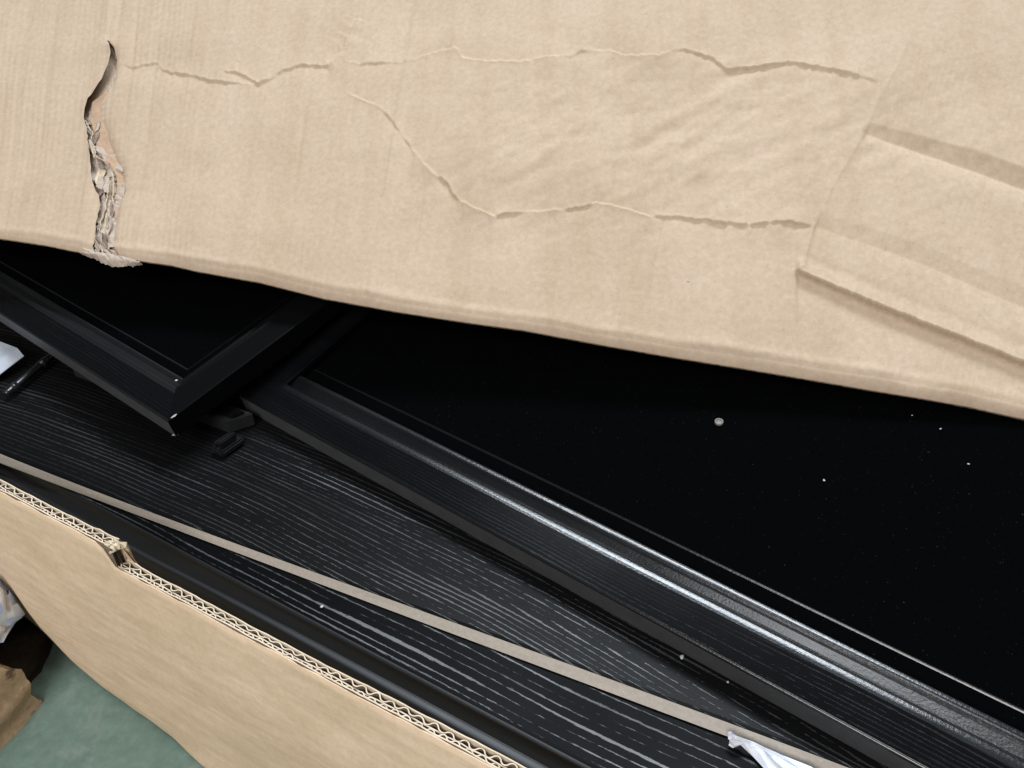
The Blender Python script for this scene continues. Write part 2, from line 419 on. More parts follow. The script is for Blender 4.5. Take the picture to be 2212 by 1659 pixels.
slab('end_wall', [wp(sL0 - .1, .0, .006), wp(sL0 - .1, -DEPTH, .006), wp(sL0 - .1, -DEPTH, .20), wp(sL0 - .1, 0, .18)], .006, M_WALL, carton)

# ------------------------------------------------------------------ LID (top face of the carton, lifted)
EDGE = np.array([(-700, 420), (-300, 472), (0, 515), (100, 530), (180, 546), (215, 553), (300, 566), (360, 573), (420, 585), (560, 610), (700, 645), (850, 672), (1000, 695), (1130, 713), (1300, 745), (1450, 771), (1600, 795), (1750, 820), (1900, 846), (2000, 862), (2100, 880), (2212, 905), (2600, 975), (3000, 1050)], float)
EL = at(0, 515, 0.252); ER = at(2212, 905, 0.234)
TL = math.radians(40)
e_ = unit(ER - EL); n0 = np.array([0, -math.sin(TL), math.cos(TL)]); LN = unit(n0 - e_ * (n0 @ e_))
LO = EL
# rows of pixels (0 at the far end .. edge) and columns
colx = np.unique(np.concatenate([np.linspace(-600, -20, 40), np.arange(-20, 2240, 2.5), np.linspace(2240, 2900, 40)]))
rowv = np.concatenate([np.linspace(-260, -10, 16)[:-1], np.linspace(-10, 505, 290)])
nx = len(colx)
CX = colx[None, :].repeat(len(rowv) + 40, 0)
eb = np.interp(colx, EDGE[:, 0], EDGE[:, 1])
base = eb - 34
RY = []
for r in rowv: RY.append(-260 + (r + 260) / 765.0 * (base + 260))
for k in range(1, 41): RY.append(base + 34 * k / 40)
PY = np.array(RY); PX = CX.copy()
# --- the tear: columns follow its two lips
LIPL = np.array([(0, 212), (60, 222), (84, 230), (100, 241), (118, 243.5), (145, 238), (175, 225), (203, 205), (215, 192), (235, 184), (255, 181), (275, 187), (305, 190), (335, 194), (370, 196), (400, 202), (425, 213), (445, 217), (465, 212), (485, 206), (510, 207), (535, 202), (600, 200)], float)
LIPR = np.array([(0, 240), (60, 236), (84, 232), (100, 243.5), (118, 247), (145, 247), (175, 238), (203, 220), (215, 214), (250, 212), (300, 226), (345, 244), (365, 253), (385, 257), (410, 257), (440, 251), (470, 248), (500, 242), (530, 244), (560, 262), (600, 266)], float)
ll = np.interp(PY, LIPL[:, 0], LIPL[:, 1]); lr = np.interp(PY, LIPR[:, 0], LIPR[:, 1])
ll = ll + 1.4 * vnoise(PY / 7, PY * 0, 3) * (PY > 250); lr = lr + 1.0 * vnoise(PY / 6, PY * 0, 5) * (PY > 90)
iL = int(np.argmin(np.abs(colx - 205))); iR = int(np.argmin(np.abs(colx - 233)))
i0 = int(np.argmin(np.abs(colx - 60))); i1 = int(np.argmin(np.abs(colx - 420)))
cc = colx[None, :]
newx = np.where(cc <= colx[i0], cc, np.where(cc <= colx[iL], colx[i0] + (cc - colx[i0]) / (colx[iL] - colx[i0]) * (ll - colx[i0]),
      np.where(cc <= colx[iR], ll + (cc - colx[iL]) / (colx[iR] - colx[iL]) * (lr - ll),
      np.where(cc <= colx[i1], lr + (cc - colx[iR]) / (colx[i1] - colx[iR]) * (colx[i1] - lr), cc))))
fade = np.clip((PY + 60) / 60, 0, 1)
PX = PX + (newx - PX) * fade
eb2 = np.interp(PX, EDGE[:, 0], EDGE[:, 1])
PY = PY + (eb2 - eb[None, :]) * np.clip((PY - 300) / 150, 0, 1) * 0
skip = np.zeros((PX.shape[0] - 1, PX.shape[1] - 1), bool)
skip[:, iL:iR] = (PY[:-1, iL:iR] > 86)

def dist_poly(px, py, pts):
    """signed distance to a polyline (positive below it) and how far along, 0..1"""
    pts = np.array(pts, float); best = np.full(px.shape, 1e9); sgn = np.zeros(px.shape); par = np.zeros(px.shape)
    L = np.concatenate([[0], np.cumsum(np.hypot(*np.diff(pts, axis=0).T))])
    for k in range(len(pts) - 1):
        a = pts[k]; b = pts[k + 1]; d = b - a; l2 = d @ d
        t_ = np.clip(((px - a[0]) * d[0] + (py - a[1]) * d[1]) / l2, 0, 1)
        qx = px - (a[0] + t_ * d[0]); qy = py - (a[1] + t_ * d[1])
        dd = np.hypot(qx, qy); m = dd < best
        best = np.where(m, dd, best)
        sgn = np.where(m, np.sign(d[0] * qy - d[1] * qx), sgn)
        par = np.where(m, (L[k] + t_ * np.sqrt(l2)) / L[-1], par)
    return best * sgn, par
C1 = [(253, 133), (283, 143), (310, 137), (337, 132), (353, 152), (400, 157), (450, 172), (500, 177), (557, 182), (593, 167), (610, 152), (653, 138), (703, 142), (733, 118), (750, 133), (780, 138), (880, 138), (923, 120), (983, 103), (1003, 127), (1045, 132), (1097, 133), (1150, 130), (1180, 123), (1237, 124), (1257, 108), (1317, 108), (1353, 120), (1423, 122), (1453, 112), (1475, 110), (1515, 117), (1541, 127), (1571, 150), (1635, 143), (1701, 133), (1791, 150), (1850, 165), (1908, 182)]
C2 = [(737, 185), (750, 200), (820, 233), (847, 260), (880, 310), (913, 350), (937, 373), (970, 403), (977, 420), (1020, 447), (1070, 467), (1103, 460), (1203, 452), (1257, 447), (1287, 437), (1337, 447), (1403, 467), (1470, 470), (1541, 480), (1608, 490), (1681, 483), (1755, 490)]
C1b = [(483, 152), (520, 160), (560, 180)]
C1c = [(700, 145), (740, 100), (775, 30), (790, -20)]
CF = [(1990, -40), (1980, 30), (1940, 140), (1905, 200), (1865, 290), (1800, 400), (1757, 490), (1728, 575)]
UNIT = 0.00020                       # about one photo pixel on the lid, in metres
def crease(poly, keys, tail, seed):
    """fold line: keys (x, a); a > 0 leaves the upper side proud, a < 0 the lower side"""
    d, p = dist_poly(PX, PY, poly)
    d = d + 1.9 * vnoise(PX / 9, PY / 40 + seed, seed + 6) + 1.0 * vnoise(PX / 4, PY / 40, seed + 7)
    a = np.interp(PX, [k[0] for k in keys], [k[1] for k in keys])
    end = np.clip(p / 0.03, 0, 1) * np.clip((1 - p) / 0.03, 0, 1)
    a = a * (0.70 + 0.45 * vnoise(p * 40, p * 0 + seed, seed) + 0.4 * vnoise(PX / 11, PX * 0, seed + 8)) * end
    soft = 1.3 + 0.6 * vnoise(p * 24, p * 0 + 2, seed + 1)
    tl = tail * (0.8 + 0.5 * vnoise(p * 18, p * 0 + 5, seed + 2))
    side = -np.tanh(d / soft) * np.exp(-np.abs(d) / tl)
    rid = np.exp(-np.abs(d) / 2.0) * (2.3 + 1.4 * vnoise(p * 50, p * 0 + 8, seed + 4)) * end
    rid = rid - (7 if tail > 17 else 1.5) * np.exp(-(d / 34) ** 2) * vnoise(p * 14, p * 0 + 3, seed + 9) * end
    return UNIT * (np.sign(a) * np.minimum(np.abs(a), 3 + 0.27 * np.abs(a)) * side * 0.95 + rid)
H = np.zeros(PX.shape)
H += crease(C1, [(250, 4), (353, 6), (400, 8), (500, 8), (540, -5), (560, 9), (610, 9), (650, 6), (703, 8), (720, -6), (740, -6), (790, 5), (880, 5), (923, -9), (990, -11), (1050, -10), (1110, -9), (1180, -8), (1250, 5), (1317, -8), (1353, -12), (1430, -11), (1465, 8), (1541, 11), (1571, 15), (1640, 16), (1700, 19), (1800, 16), (1860, 8), (1910, 3)], 20, 1)
H += crease(C2, [(737, -2), (800, -5), (840, 6), (885, 5), (900, -7), (940, -7), (955, 8), (980, 8), (1010, -12), (1060, -12), (1080, 13), (1110, 10), (1150, -8), (1210, -7), (1230, 9), (1270, 8), (1290, -12), (1400, -11), (1420, 8), (1500, 9), (1560, 17), (1680, 16), (1755, 18)], 18, 2)
H += crease(C1b, [(483, 7), (560, 5)], 10, 4) + crease(C1c, [(700, -5), (790, -6)], 16, 5)
# a slack zone between the creases: low soft waves, stronger to the right
ax = PX * 0.86 + PY * 0.5; ay = -PX * 0.5 + PY * 0.86
slack = np.exp(-((PX - 1500) / 520) ** 2 - ((PY - 300) / 200) ** 2)
dp = PX * 0.9 - PY * 0.45; dq = PX * 0.45 + PY * 0.9
H += UNIT * slack * (5.0 * vnoise(dp / 70, dq / 26, 21) + 2.6 * vnoise(dp / 34, dq / 15, 22))
H += UNIT * (9 * vnoise(PX / 240, PY / 170, 25) + 1.3 * vnoise(PX / 60, PY / 45, 26) + 0.30 * vnoise(PX / 13, PY / 11, 27) + 0.2 * vnoise(PX / 6, PY / 6, 28))
# flute lines: fine washboard, and a few pressed score lines
fx = PX + (0.10 + 0.00008 * PX) * PY
H += UNIT * 0.6 * np.sin((fx / 13.5 + 0.8 * vnoise(PX / 60, PY / 300, 30)) * 2 * np.pi) * (0.6 + 0.4 * vnoise(PX / 90, PY / 140, 31)) * np.where(PX < 420, 1.15, 0.6)
for x0, w_, a_ in ((235, 9, 5), (300, 5, -2.5), (262, 6, -3), (60, 7, -2), (120, 6, -1.8), (695, 8, -3.2), (905, 9, 4), (985, 7, -3), (1350, 11, -4), (1540, 9, -2.5), (420, 7, -1.5), (350, 5, -1.6), (800, 5, -1.2)):
    H += UNIT * 1.5 * a_ * np.exp(-((fx - x0) / w_) ** 2) * (0.6 + 0.5 * vnoise(PY / 90, PX * 0 + x0, 33))
H += UNIT * 6 * np.tanh((fx - 905) / 14) * np.clip(1 - PY / 180, 0, 1)
# right-hand field: fold crease and three steps
d, p = dist_poly(PX, PY, CF)
inF = 1 / (1 + np.exp(d / 6)) if False else None
xf = np.interp(PY, [-300, -40, 30, 140, 200, 290, 400, 490, 575, 900], [2060, 1990, 1980, 1940, 1905, 1865, 1800, 1757, 1720, 1640])
right = np.clip((PX - xf) / 14 + 0.5, 0, 1)
H += UNIT * 3.5 * np.exp(-np.abs(d) / 7) * np.clip((PY + 40) / 60, 0, 1)
def stepline(pts): return np.interp(PX, [q[0] for q in pts], [q[1] for q in pts])
y1 = stepline([(1700, 225), (1863, 281), (1990, 322), (2100, 362), (2212, 402), (2600, 545)])
y2 = stepline([(1600, 440), (1757, 490), (1850, 520), (1900, 536), (2000, 572), (2100, 615), (2212, 662), (2600, 825)])
y3 = stepline([(1600, 545), (1718, 588), (1800, 622), (1900, 662), (2000, 703), (2100, 742), (2212, 786), (2600, 940)])
y3 = y3 + 0.9 * vnoise(PX / 6, PX * 0, 41) + 1.2 * vnoise(PX / 17, PX * 0, 42)
def valley(q, up, dn, depth):
    return -depth * np.where(q < 0, np.clip(1 + q / up, 0, 1), np.exp(-q / dn))
grow = np.clip((PX - xf) / 260, 0, 1)
H += UNIT * right * valley(PY - y1, 24 + 14 * grow, 20, 12 + 13 * grow)
H += UNIT * right * valley(PY - y2, 30 + 10 * grow, 26, 6 + 4 * grow)
right3 = np.clip((PX - 1716) / 10, 0, 1)
q3 = PY - y3
H += UNIT * right3 * ((13 * np.exp(np.minimum(q3, 0) / 60) + 4 * np.exp(np.minimum(q3, 0) / 9)) * (1 - np.clip(q3 / 4.5 + .5, 0, 1)) - 19 * np.exp(-np.maximum(q3, 0) / 75) * (0.6 + 0.4 * grow) * np.clip(q3 / 4.5 + .5, 0, 1))
H += UNIT * right3 * -4 * np.exp(-((q3 + 36) / 14) ** 2)
d4, p4 = dist_poly(PX, PY, [(1716, 588), (1735, 578), (1742, 545), (1757, 490)])
H += UNIT * 5 * np.exp(-np.abs(d4) / 5)
# small dents near the lower edge
for cx_, cy_, rx, ry, am in ((1235, 690, 90, 28, 4), (1900, 800, 60, 35, 5), (1970, 815, 40, 30, -5), (2080, 840, 50, 30, 4), (420, 560, 60, 14, 3), (870, 640, 60, 16, 4), (1560, 745, 90, 18, 4)):
    H += UNIT * am * np.exp(-((PX - cx_) / rx) ** 2 - ((PY - cy_ - (PX - cx_) * .17) / ry) ** 2)
# lips of the tear
dl = ll - PX; dr = PX - lr
tr = np.clip((PY - 70) / 30, 0, 1) * np.clip((600 - PY) / 30, 0, 1)
upl = np.interp(PY, [70, 100, 150, 215, 255, 400, 560], [0, 18, 20, 12, 6, 2, 2])
H += UNIT * np.where((dl >= 0), upl * np.exp(-dl / 22), 0) * tr
dnr = np.interp(PY, [70, 110, 180, 260, 330, 400, 450, 560], [0, 8, 16, 22, 26, 26, 18, 12])
wdr = np.interp(PY, [70, 180, 260, 330, 400, 560], [7, 12, 16, 14, 10, 8])
H -= UNIT * np.where((dr >= 0), dnr * np.exp(-dr / wdr), 0) * tr
H *= 1 - 0.85 * np.clip(1 - (eb[None, :] - PY) / 45, 0, 1)
# pressed roundover at the front edge
ee = eb[None, :] - PY
band = np.interp(colx, [-600, 0, 300, 600, 1200, 1700, 2212, 2900], [14, 14, 18, 22, 25, 31, 34, 36])[None, :] + 1.6 * vnoise(PX / 80, PX * 0, 51) + 0.6 * vnoise(PX / 19, PX * 0, 52)
kb = np.clip(1 - ee / band, 0, 1.2)
H += UNIT * 3.5 * np.exp(-((ee - band * 1.35) / 9) ** 2)
H -= UNIT * 1.0 * np.exp(-((ee - band * 0.95) / 5) ** 2)
along = (0.35 * kb + 0.65 * kb ** 2) * band * UNIT * 0.75
base_p = on_plane(PX, PY, LO, LN)
rr_ = ray(PX, PY); rr_ = rr_ / np.linalg.norm(rr_, axis=-1)[..., None]
LP = base_p + LN * H[..., None] + rr_ * along[..., None]
# closing rows: round under the edge and back along the underside
TH = 0.006
ext = []
bot = LP[-1]
dn = unit(np.array([0.0, 0.25, -1.0]))
back = unit(AF)
for k in range(1, 6):
    a = k / 5 * math.pi / 2
    ext.append(bot + back * (TH * math.sin(a)) * 0.9 + np.array([0, 0, -1]) * TH * 0.12 * math.sin(2 * a) + 0.0002 * np.stack([vnoise(colx / 6, colx * 0 + k, 61), vnoise(colx / 6, colx * 0 + k, 62), vnoise(colx / 5, colx * 0 + k, 63)], -1))
for i in (-30, -60, -110, 60, 30, 0):
    ext.append(LP[i] - LN * TH - rr_[i] * 0.0)
LP2 = np.concatenate([LP, np.array(ext)], 0)
sk2 = np.zeros((LP2.shape[0] - 1, LP2.shape[1] - 1), bool); sk2[:skip.shape[0]] = skip
lid = grid('lid_panel', LP2, M_LID, carton, True, None, sk2)
tag(lid, 'lifted top face of the carton, creased and torn at the left')

def lid_pt(x, y, h=0.0):
    x = np.asarray(x, float); y = np.asarray(y, float)
    return on_plane(x, y, LO, LN) + LN * np.asarray(h, float)[..., None]
# crumpled inside of the tear: fluting torn between the plies
rowsy = np.arange(96, 560, 7.5)
nc = 7
Pt = np.zeros((len(rowsy), nc, 3))
for i, y in enumerate(rowsy):
    xl = np.interp(y, LIPL[:, 0], LIPL[:, 1]) - 8; xr = np.interp(y, LIPR[:, 0], LIPR[:, 1]) + 8
    x = np.linspace(xl, xr, nc)
    dep = np.interp(y, [90, 200, 260, 330, 420, 470, 520, 560], [30, 34, 30, 24, 22, 16, 10, 12])
    hh = -dep + 9 * vnoise(x / 9, x * 0 + y / 20, 71) + 7 * vnoise(x / 5, x * 0 + y / 11, 72)
    Pt[i] = lid_pt(x, np.full(nc, y), hh * UNIT)
skt = np.zeros((Pt.shape[0] - 1, nc - 1), bool)
for i in range(skt.shape[0]):
    for k in range(skt.shape[1]):
        yy = rowsy[i]
        if vnoise(np.array(k / 1.6), np.array(yy / 22.0), 77) > (0.38 if yy < 480 else 0.6): skt[i, k] = True
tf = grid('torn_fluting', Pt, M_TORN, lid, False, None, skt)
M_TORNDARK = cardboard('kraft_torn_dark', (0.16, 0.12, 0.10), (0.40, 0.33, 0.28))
def flake(cx_, cy_, r, h, mat, seed, stretch=1.6, ang=None):
    rg = np.random.default_rng(seed); n = 7
    a0 = rg.uniform(-.5, .5) + math.pi / 2 if ang is None else ang
    V = []
    tilt = rg.uniform(-.9, .9); curl = rg.uniform(.1, .6)
    for ring in (0.0, 0.55, 1.0):
        for k in range(n):
            a = 2 * math.pi * k / n; rr = r * ring * (1 + (rg.normal(0, .45) if ring == 1.0 else 0))
            lx = rr * math.cos(a) * stretch; ly = rr * math.sin(a) / stretch
            x_ = cx_ + lx * math.cos(a0) - ly * math.sin(a0); y_ = cy_ + lx * math.sin(a0) + ly * math.cos(a0)
            V.append(lid_pt(x_, y_, (h + tilt * ly + curl * ring ** 2 * r * .8 + rg.normal(0, .4)) * UNIT))
    P = np.array(V).reshape(3, n, 3); P = np.concatenate([P, P[:, :1]], 1)
    o = grid('paper_flake', P, mat, lid, False)
    m_ = o.modifiers.new('solid', 'SOLIDIFY'); m_.thickness = 0.0004
rg = np.random.default_rng(5)
for k in range(13):
    y = 262 + (552 - 262) * (k / 13) ** 0.85 + rg.uniform(-6, 6)
    xl = np.interp(y, LIPL[:, 0], LIPL[:, 1]); xr = np.interp(y, LIPR[:, 0], LIPR[:, 1])
    x = xl + (xr - xl) * rg.uniform(.02, .80)
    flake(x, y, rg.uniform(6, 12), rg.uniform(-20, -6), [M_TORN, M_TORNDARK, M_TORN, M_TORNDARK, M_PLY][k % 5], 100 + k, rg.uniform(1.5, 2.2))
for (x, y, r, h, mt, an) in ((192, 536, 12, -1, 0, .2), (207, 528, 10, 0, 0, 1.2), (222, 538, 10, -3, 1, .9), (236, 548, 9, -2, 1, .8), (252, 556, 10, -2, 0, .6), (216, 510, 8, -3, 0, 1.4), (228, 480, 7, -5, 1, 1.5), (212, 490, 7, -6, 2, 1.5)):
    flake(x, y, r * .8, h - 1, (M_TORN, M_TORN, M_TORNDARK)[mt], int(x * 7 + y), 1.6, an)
# ragged lip of torn plies hanging below the edge
lx_ = np.linspace(172, 302, 90); lip = []
hang = np.interp(lx_, [172, 185, 205, 222, 240, 262, 285, 302], [0, 3, 5, 13, 14, 11, 6, 0]) + 2.2 * vnoise(lx_ / 3.2, lx_ * 0, 55) * np.clip((lx_ - 172) / 20, 0, 1) * np.clip((302 - lx_) / 15, 0, 1)
ey_ = np.interp(lx_, EDGE[:, 0], EDGE[:, 1])
for q_ in np.linspace(0, 1, 7):
    y_ = ey_ - 8 * (1 - q_) * np.clip(np.sin((lx_ - 172) / 130 * math.pi), 0, 1) + np.maximum(hang, 0) * q_
    h_ = -2 - 5 * q_ - 9 * q_ ** 2 + 3.0 * vnoise(lx_ / 9, lx_ * 0 + q_ * 3, 57) + 2.0 * vnoise(lx_ / 4, lx_ * 0 + q_ * 5, 58)
    h_ = h_ + 6 * np.sin(q_ * 3.1)
    lip.append(lid_pt(lx_, y_, h_ * UNIT))
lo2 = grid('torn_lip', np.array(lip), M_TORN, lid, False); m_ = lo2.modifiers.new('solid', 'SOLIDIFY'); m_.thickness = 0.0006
# long pale torn paper edges
def shred(pts, wd, h0, mat, jit=2.0):
    pts = np.array(pts, float); n = 5 * (len(pts) - 1) + 1
    t0 = np.linspace(0, len(pts) - 1, n); k = np.arange(len(pts))
    x = np.interp(t0, k, pts[:, 0]) + RNG.normal(0, jit * .3, n); y = np.interp(t0, k, pts[:, 1])
    w = wd * (0.4 + 0.6 * np.abs(np.sin(np.linspace(0.3, 2.9, n)))) * (1 + RNG.normal(0, .2, n))
    h = float(h0) + RNG.normal(0, 1.2, n)
    P = np.stack([lid_pt(x - w / 2, y, (h - 12) * UNIT), lid_pt(x, y + 1, (h + 1) * UNIT), lid_pt(x + w / 2, y, (h + 2) * UNIT)], 0)
    o = grid('paper_shred', P, mat, lid, False); m_ = o.modifiers.new('solid', 'SOLIDIFY'); m_.thickness = 0.0004
shred([(183, 258), (190, 275), (198, 285), (193, 300), (200, 315), (199, 328), (208, 338), (222, 345), (232, 352)], 4, -5, M_PLY)
shred([(238, 365), (242, 385), (242, 405), (240, 425), (243, 440)], 4, -6, M_PLY)
shred([(233, 395), (229, 425), (224, 450), (215, 478), (212, 500)], 4, -5, M_PLY)
# inner ply on the right of the tear, the curl's brown shading in its colour
ys_ = np.arange(196, 470, 4.0); Pb = np.zeros((len(ys_), 8, 3))
for i, y in enumerate(ys_):
    xl = np.interp(y, LIPL[:, 0], LIPL[:, 1]); xr = np.interp(y, LIPR[:, 0], LIPR[:, 1])
    wd_ = np.interp(y, [196, 215, 260, 300, 330, 350, 370, 440, 470], [2, 20, 24, 24, 26, 16, 12, 12, 2])
    x = np.linspace(xr - wd_, xr + 4, 8); t_ = np.linspace(0, 1, 8)
    h = -np.interp(y, [196, 220, 260, 330, 400, 440, 470], [14, 16, 20, 22, 22, 18, 14]) - 5 * t_ ** 2 + 1.2 * vnoise(x / 8, x * 0 + y / 16, 81)
    h = np.minimum(h, -3)
    Pb[i] = lid_pt(x, np.full(8, y), h * UNIT)
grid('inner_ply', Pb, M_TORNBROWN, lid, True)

# ------------------------------------------------------------------ framed boards as nested rings
def ring_part(name, rings, mat, parent, cap=False, close_under=None, end_mat=None):
    """rings: list of (u0, u1, v0, v1, w)"""
    V = []; F = []
    for (u0, u1, v0, v1, w) in rings: V += [(u0, v0, w), (u1, v0, w), (u1, v1, w), (u0, v1, w)]
    for k in range(len(rings) - 1):
        a = 4 * k; b = a + 4
        for i in range(4):
            j = (i + 1) % 4; F.append((a + i, a + j, b + j, b + i))
    if cap: a = 4 * (len(rings) - 1); F.append((a, a + 1, a + 2, a + 3))
    if close_under: F.append((3, 2, 1, 0))
    o = mesh(name, V, F, mat, parent)
    if end_mat:
        o.data.materials.append(end_mat)
        for k in range(3, 4 * (len(rings) - 1), 4): o.data.polygons[k].material_index = 1
    return o
def rings(L, Wd, prof): return [(d, L - d, d, Wd - d, h) for d, h in prof]
def arc(d0, h0, d1, h1, kind, n=5):
    """quarter-round between two profile points: 'r' roundover (flat first), 'c' cove (steep first)"""
    out = []
    for k in range(1, n + 1):
        a = k / n * math.pi / 2
        if kind == 'r': out.append((d0 + (d1 - d0) * math.sin(a), h0 + (h1 - h0) * (1 - math.cos(a))))
        else: out.append((d0 + (d1 - d0) * (1 - math.cos(a)), h0 + (h1 - h0) * math.sin(a)))
    return out

# --- long grained board C
cT = at(np.array([0, 1700.]), np.array([985, 1588.]), Z_C)
CU = unit(cT[1] - cT[0]); CVn = np.array([CU[1], -CU[0], 0]);
CVn = CVn if CVn[1] < 0 else -CVn                     # towards the viewer
def on_vert(x, y, p, n): return on_plane(x, y, p, n)
topx = np.array([(0, 979), (30, 990.5), (104, 1019.5), (178.6, 1048.5), (253, 1078), (329, 1103.6), (439, 1144), (605.6, 1209), (772, 1269), (939, 1332.6), (1097, 1388), (1297, 1444), (1430, 1503), (1536, 1550), (1632.7, 1582), (1700, 1607), (1834, 1656)])
lowx = np.array([(0, 999.4), (59.5, 1021.7), (104, 1039.6), (178.6, 1070.8), (253, 1097.6), (329, 1123), (439, 1166), (605.6, 1226), (772, 1292.6), (939, 1357.6), (1097, 1412.6), (1263.7, 1476), (1430, 1539), (1570, 1589), (1647.6, 1618), (1700, 1640)])
cT = at(np.array([0, 1700.]), np.array([979, 1607.]), Z_C); CU = unit(cT[1] - cT[0]); CVn = np.array([CU[1], -CU[0], 0]); CVn = CVn if CVn[1] < 0 else -CVn
lowp = on_plane(lowx[:, 0], lowx[:, 1], cT[0], CVn)
topp = at(topx[:, 0], topx[:, 1], Z_C)
mC = frame_matrix(cT[0], CU, np.array([0, 0, 1.0]))
lt = local(mC, topp); lb = local(mC, lowp)
lowp = at(lowx[:, 0], lowx[:, 1], Z_C + 0.45 * lb[:, 2]); lb = local(mC, lowp)   # the raw edge slopes outward towards its foot
print('C top edge local v', lt.round(4).tolist()); print('C low', lb.round(4).tolist())
board = thing('grained_board', 'long black woodgrain board with a raw beige front edge, under both panelled doors', 'board', mC)
us = np.linspace(-0.25, lt[-1, 0] + 0.35, 120)
vt = np.polyval(np.polyfit(lt[:, 0], lt[:, 1], 3), np.clip(us, -.02, .58)); wl = np.polyval(np.polyfit(lb[:, 0], lb[:, 2], 3), np.clip(us, -.02, .53)); vl = np.polyval(np.polyfit(lb[:, 0], lb[:, 1], 3), np.clip(us, -.02, .53))
# local V points away from the viewer (N x U)
sgn = 1.0
BW = 0.36
top = np.stack([np.stack([us, vt + q * (BW - vt), 0 * us + 0.0], -1) for q in (0, 0.004, .05, .3, 1)], 0)
top[0, :, 2] -= 0.0006
rows_ = [np.stack([us, vt + BW, wl], -1) * 0 + np.stack([us, 0 * us + BW, wl], -1)]
grid('board_face', top, M_GRAIN, board, False)
edge = np.stack([np.stack([us, vt - 0.0002, 0 * us - 0.0006], -1), np.stack([us, (vt + vl) / 2 - 0.0001, wl * 0.5 - 0.0003], -1), np.stack([us, vl, wl], -1)], 0)
edge[1, :, 1] += 0.0002 * vnoise(us * 90, us * 0, 4)
grid('raw_edge', edge, M_MDF, board, False, None, None, True)
und = np.stack([np.stack([us, vl, wl], -1), np.stack([us, 0 * us + BW, wl], -1), np.stack([us, 0 * us + BW, 0 * us], -1)], 0)
grid('board_back', und, M_PANEL, board, False)

# --- door D under it, moulded along its front edge
Z_D = Z_C + float(np.mean(lb[:, 2])) - 0.001
RID = np.array([(119, 1045), (231, 1106.5), (329, 1161), (418.5, 1208.5), (508, 1254.7), (658, 1333), (777, 1402), (896.5, 1462), (995.7, 1515.5), (1097, 1570), (1169.6, 1608), (1264, 1659)], float)
DLN = np.array([(455.7, 1264), (552, 1313), (658, 1374.6), (793, 1440), (867, 1480), (956, 1529), (1040, 1576.6), (1097, 1606), (1169.6, 1647)], float)
OUT = np.array([(0, 1025), (134, 1106.5), (329, 1214.5), (433, 1272.5), (552, 1344), (658, 1396.4), (777, 1460)], float)
pr = at(RID[:, 0], RID[:, 1], Z_D); pd_ = at(DLN[:, 0], DLN[:, 1], Z_D - 0.004); po = at(OUT[:, 0], OUT[:, 1], Z_D - 0.006)
DU = unit(pr[-1] - pr[0])
mD = frame_matrix(pr[0], DU, np.array([0, 0, 1.0]))
print('D ridge', local(mD, pr).round(4).tolist()); print('D dark', local(mD, pd_).round(4).tolist()); print('D out', local(mD, po).round(4).tolist())
print('Z_D', Z_D, 'D/wall', wall_off(pr), wall_off(po))
door_d = thing('cabinet_door', 'lowest black woodgrain door with a rounded moulded edge beside the carton wall', 'cabinet door', mD)
lo_ = local(mD, po); ld_ = local(mD, pd_); lr_ = local(mD, pr)
us = np.linspace(-0.30, lr_[-1, 0] + 0.35, 140)
def lin(lpts, us):
    k = np.polyfit(lpts[:, 0], lpts[:, 1], 2 if len(lpts) > 7 else 1)
    x = np.clip(us, lpts[0, 0] - .05, lpts[-1, 0] + .05)
    y = np.polyval(k, x); return y
vr = lin(lr_, us); vd = lin(ld_, us); vo = lin(lo_, us)
vd = np.minimum(vd, vr - 0.004); vo = np.minimum(vo, vd - 0.004)
def prow(v_, w_): return np.stack([us, v_, 0 * us + w_], -1)
face = np.stack([prow(vr + 0.0014, -0.0001), prow(vr + 0.003, 0.0), prow(vr + 0.05, 0.0), prow(0 * us + 0.34, 0.0), prow(0 * us + .34, -.018)], 0)
grid('door_face', face, M_GRAIN2, door_d, False)
wd_ = vr - vd; wo = vd - vo
prof = [prow(vr + .0014, -.0001), prow(vr + .0007, -.00018), prow(vr + .0001, -.00035), prow(vr - .0003, -.0007), prow(vr - .0006, -.0014), prow(vr - .0009, -.0026), prow(vr - .15 * wd_ - .0008, -.0038), prow(vr - .5 * wd_, -.0048), prow(vd + .0004, -.0058), prow(vd, -.0062), prow(vd - .0003, -.0058)]
prof += [prow(vd - wo * q, -.0057 - h) for q, h in ((.10, .0000), (.40, .00003), (.60, .0001), (.76, .0004), (.87, .0012), (.95, .0026), (1.0, .0050))]
prof += [prow(vo, -.018)]
grid('edge_moulding', np.array(prof), M_DMOULD, door_d, True, None, None, True)
slabv = np.stack([prow(vo, -.018), prow(0 * us + .34, -.018)], 0)
grid('door_back', slabv, M_PANEL, door_d, False)

# --- large panelled door B
TB = 0.016
Z_B = Z_C + TB
bc = at(515, 853, Z_B); be = at(1991, 1659, Z_B)
BU = unit(be - bc)
TILT = math.radians(14)                      # its far side is propped up
BVh = np.array([-BU[1], BU[0], 0]); BVh = BVh if BVh[1] > 0 else -BVh
BVv = BVh * math.cos(TILT) + np.array([0, 0, math.sin(TILT)])
BN = unit(np.cross(BU, BVv)); BN = BN if BN[2] > 0 else -BN
mB = frame_matrix(bc, BU, BN)
def onB(x, y, h=0.0): return on_plane(np.array(x, float), np.array(y, float), bc + BN * h, BN)
L2 = local(mB, onB([715, 915, 1264, 1497, 1834, 2041.], [875, 978.6, 1162.7, 1279, 1459, 1569.]))
L1 = local(mB, onB([782, 1048.6, 1364, 1663, 1975.], [875, 1012, 1172.7, 1319, 1476.], -.001))
L3 = local(mB, onB([928, 1115, 1474.7, 1774.7, 2212.], [912, 1002, 1177.7, 1319, 1529.], -.006))
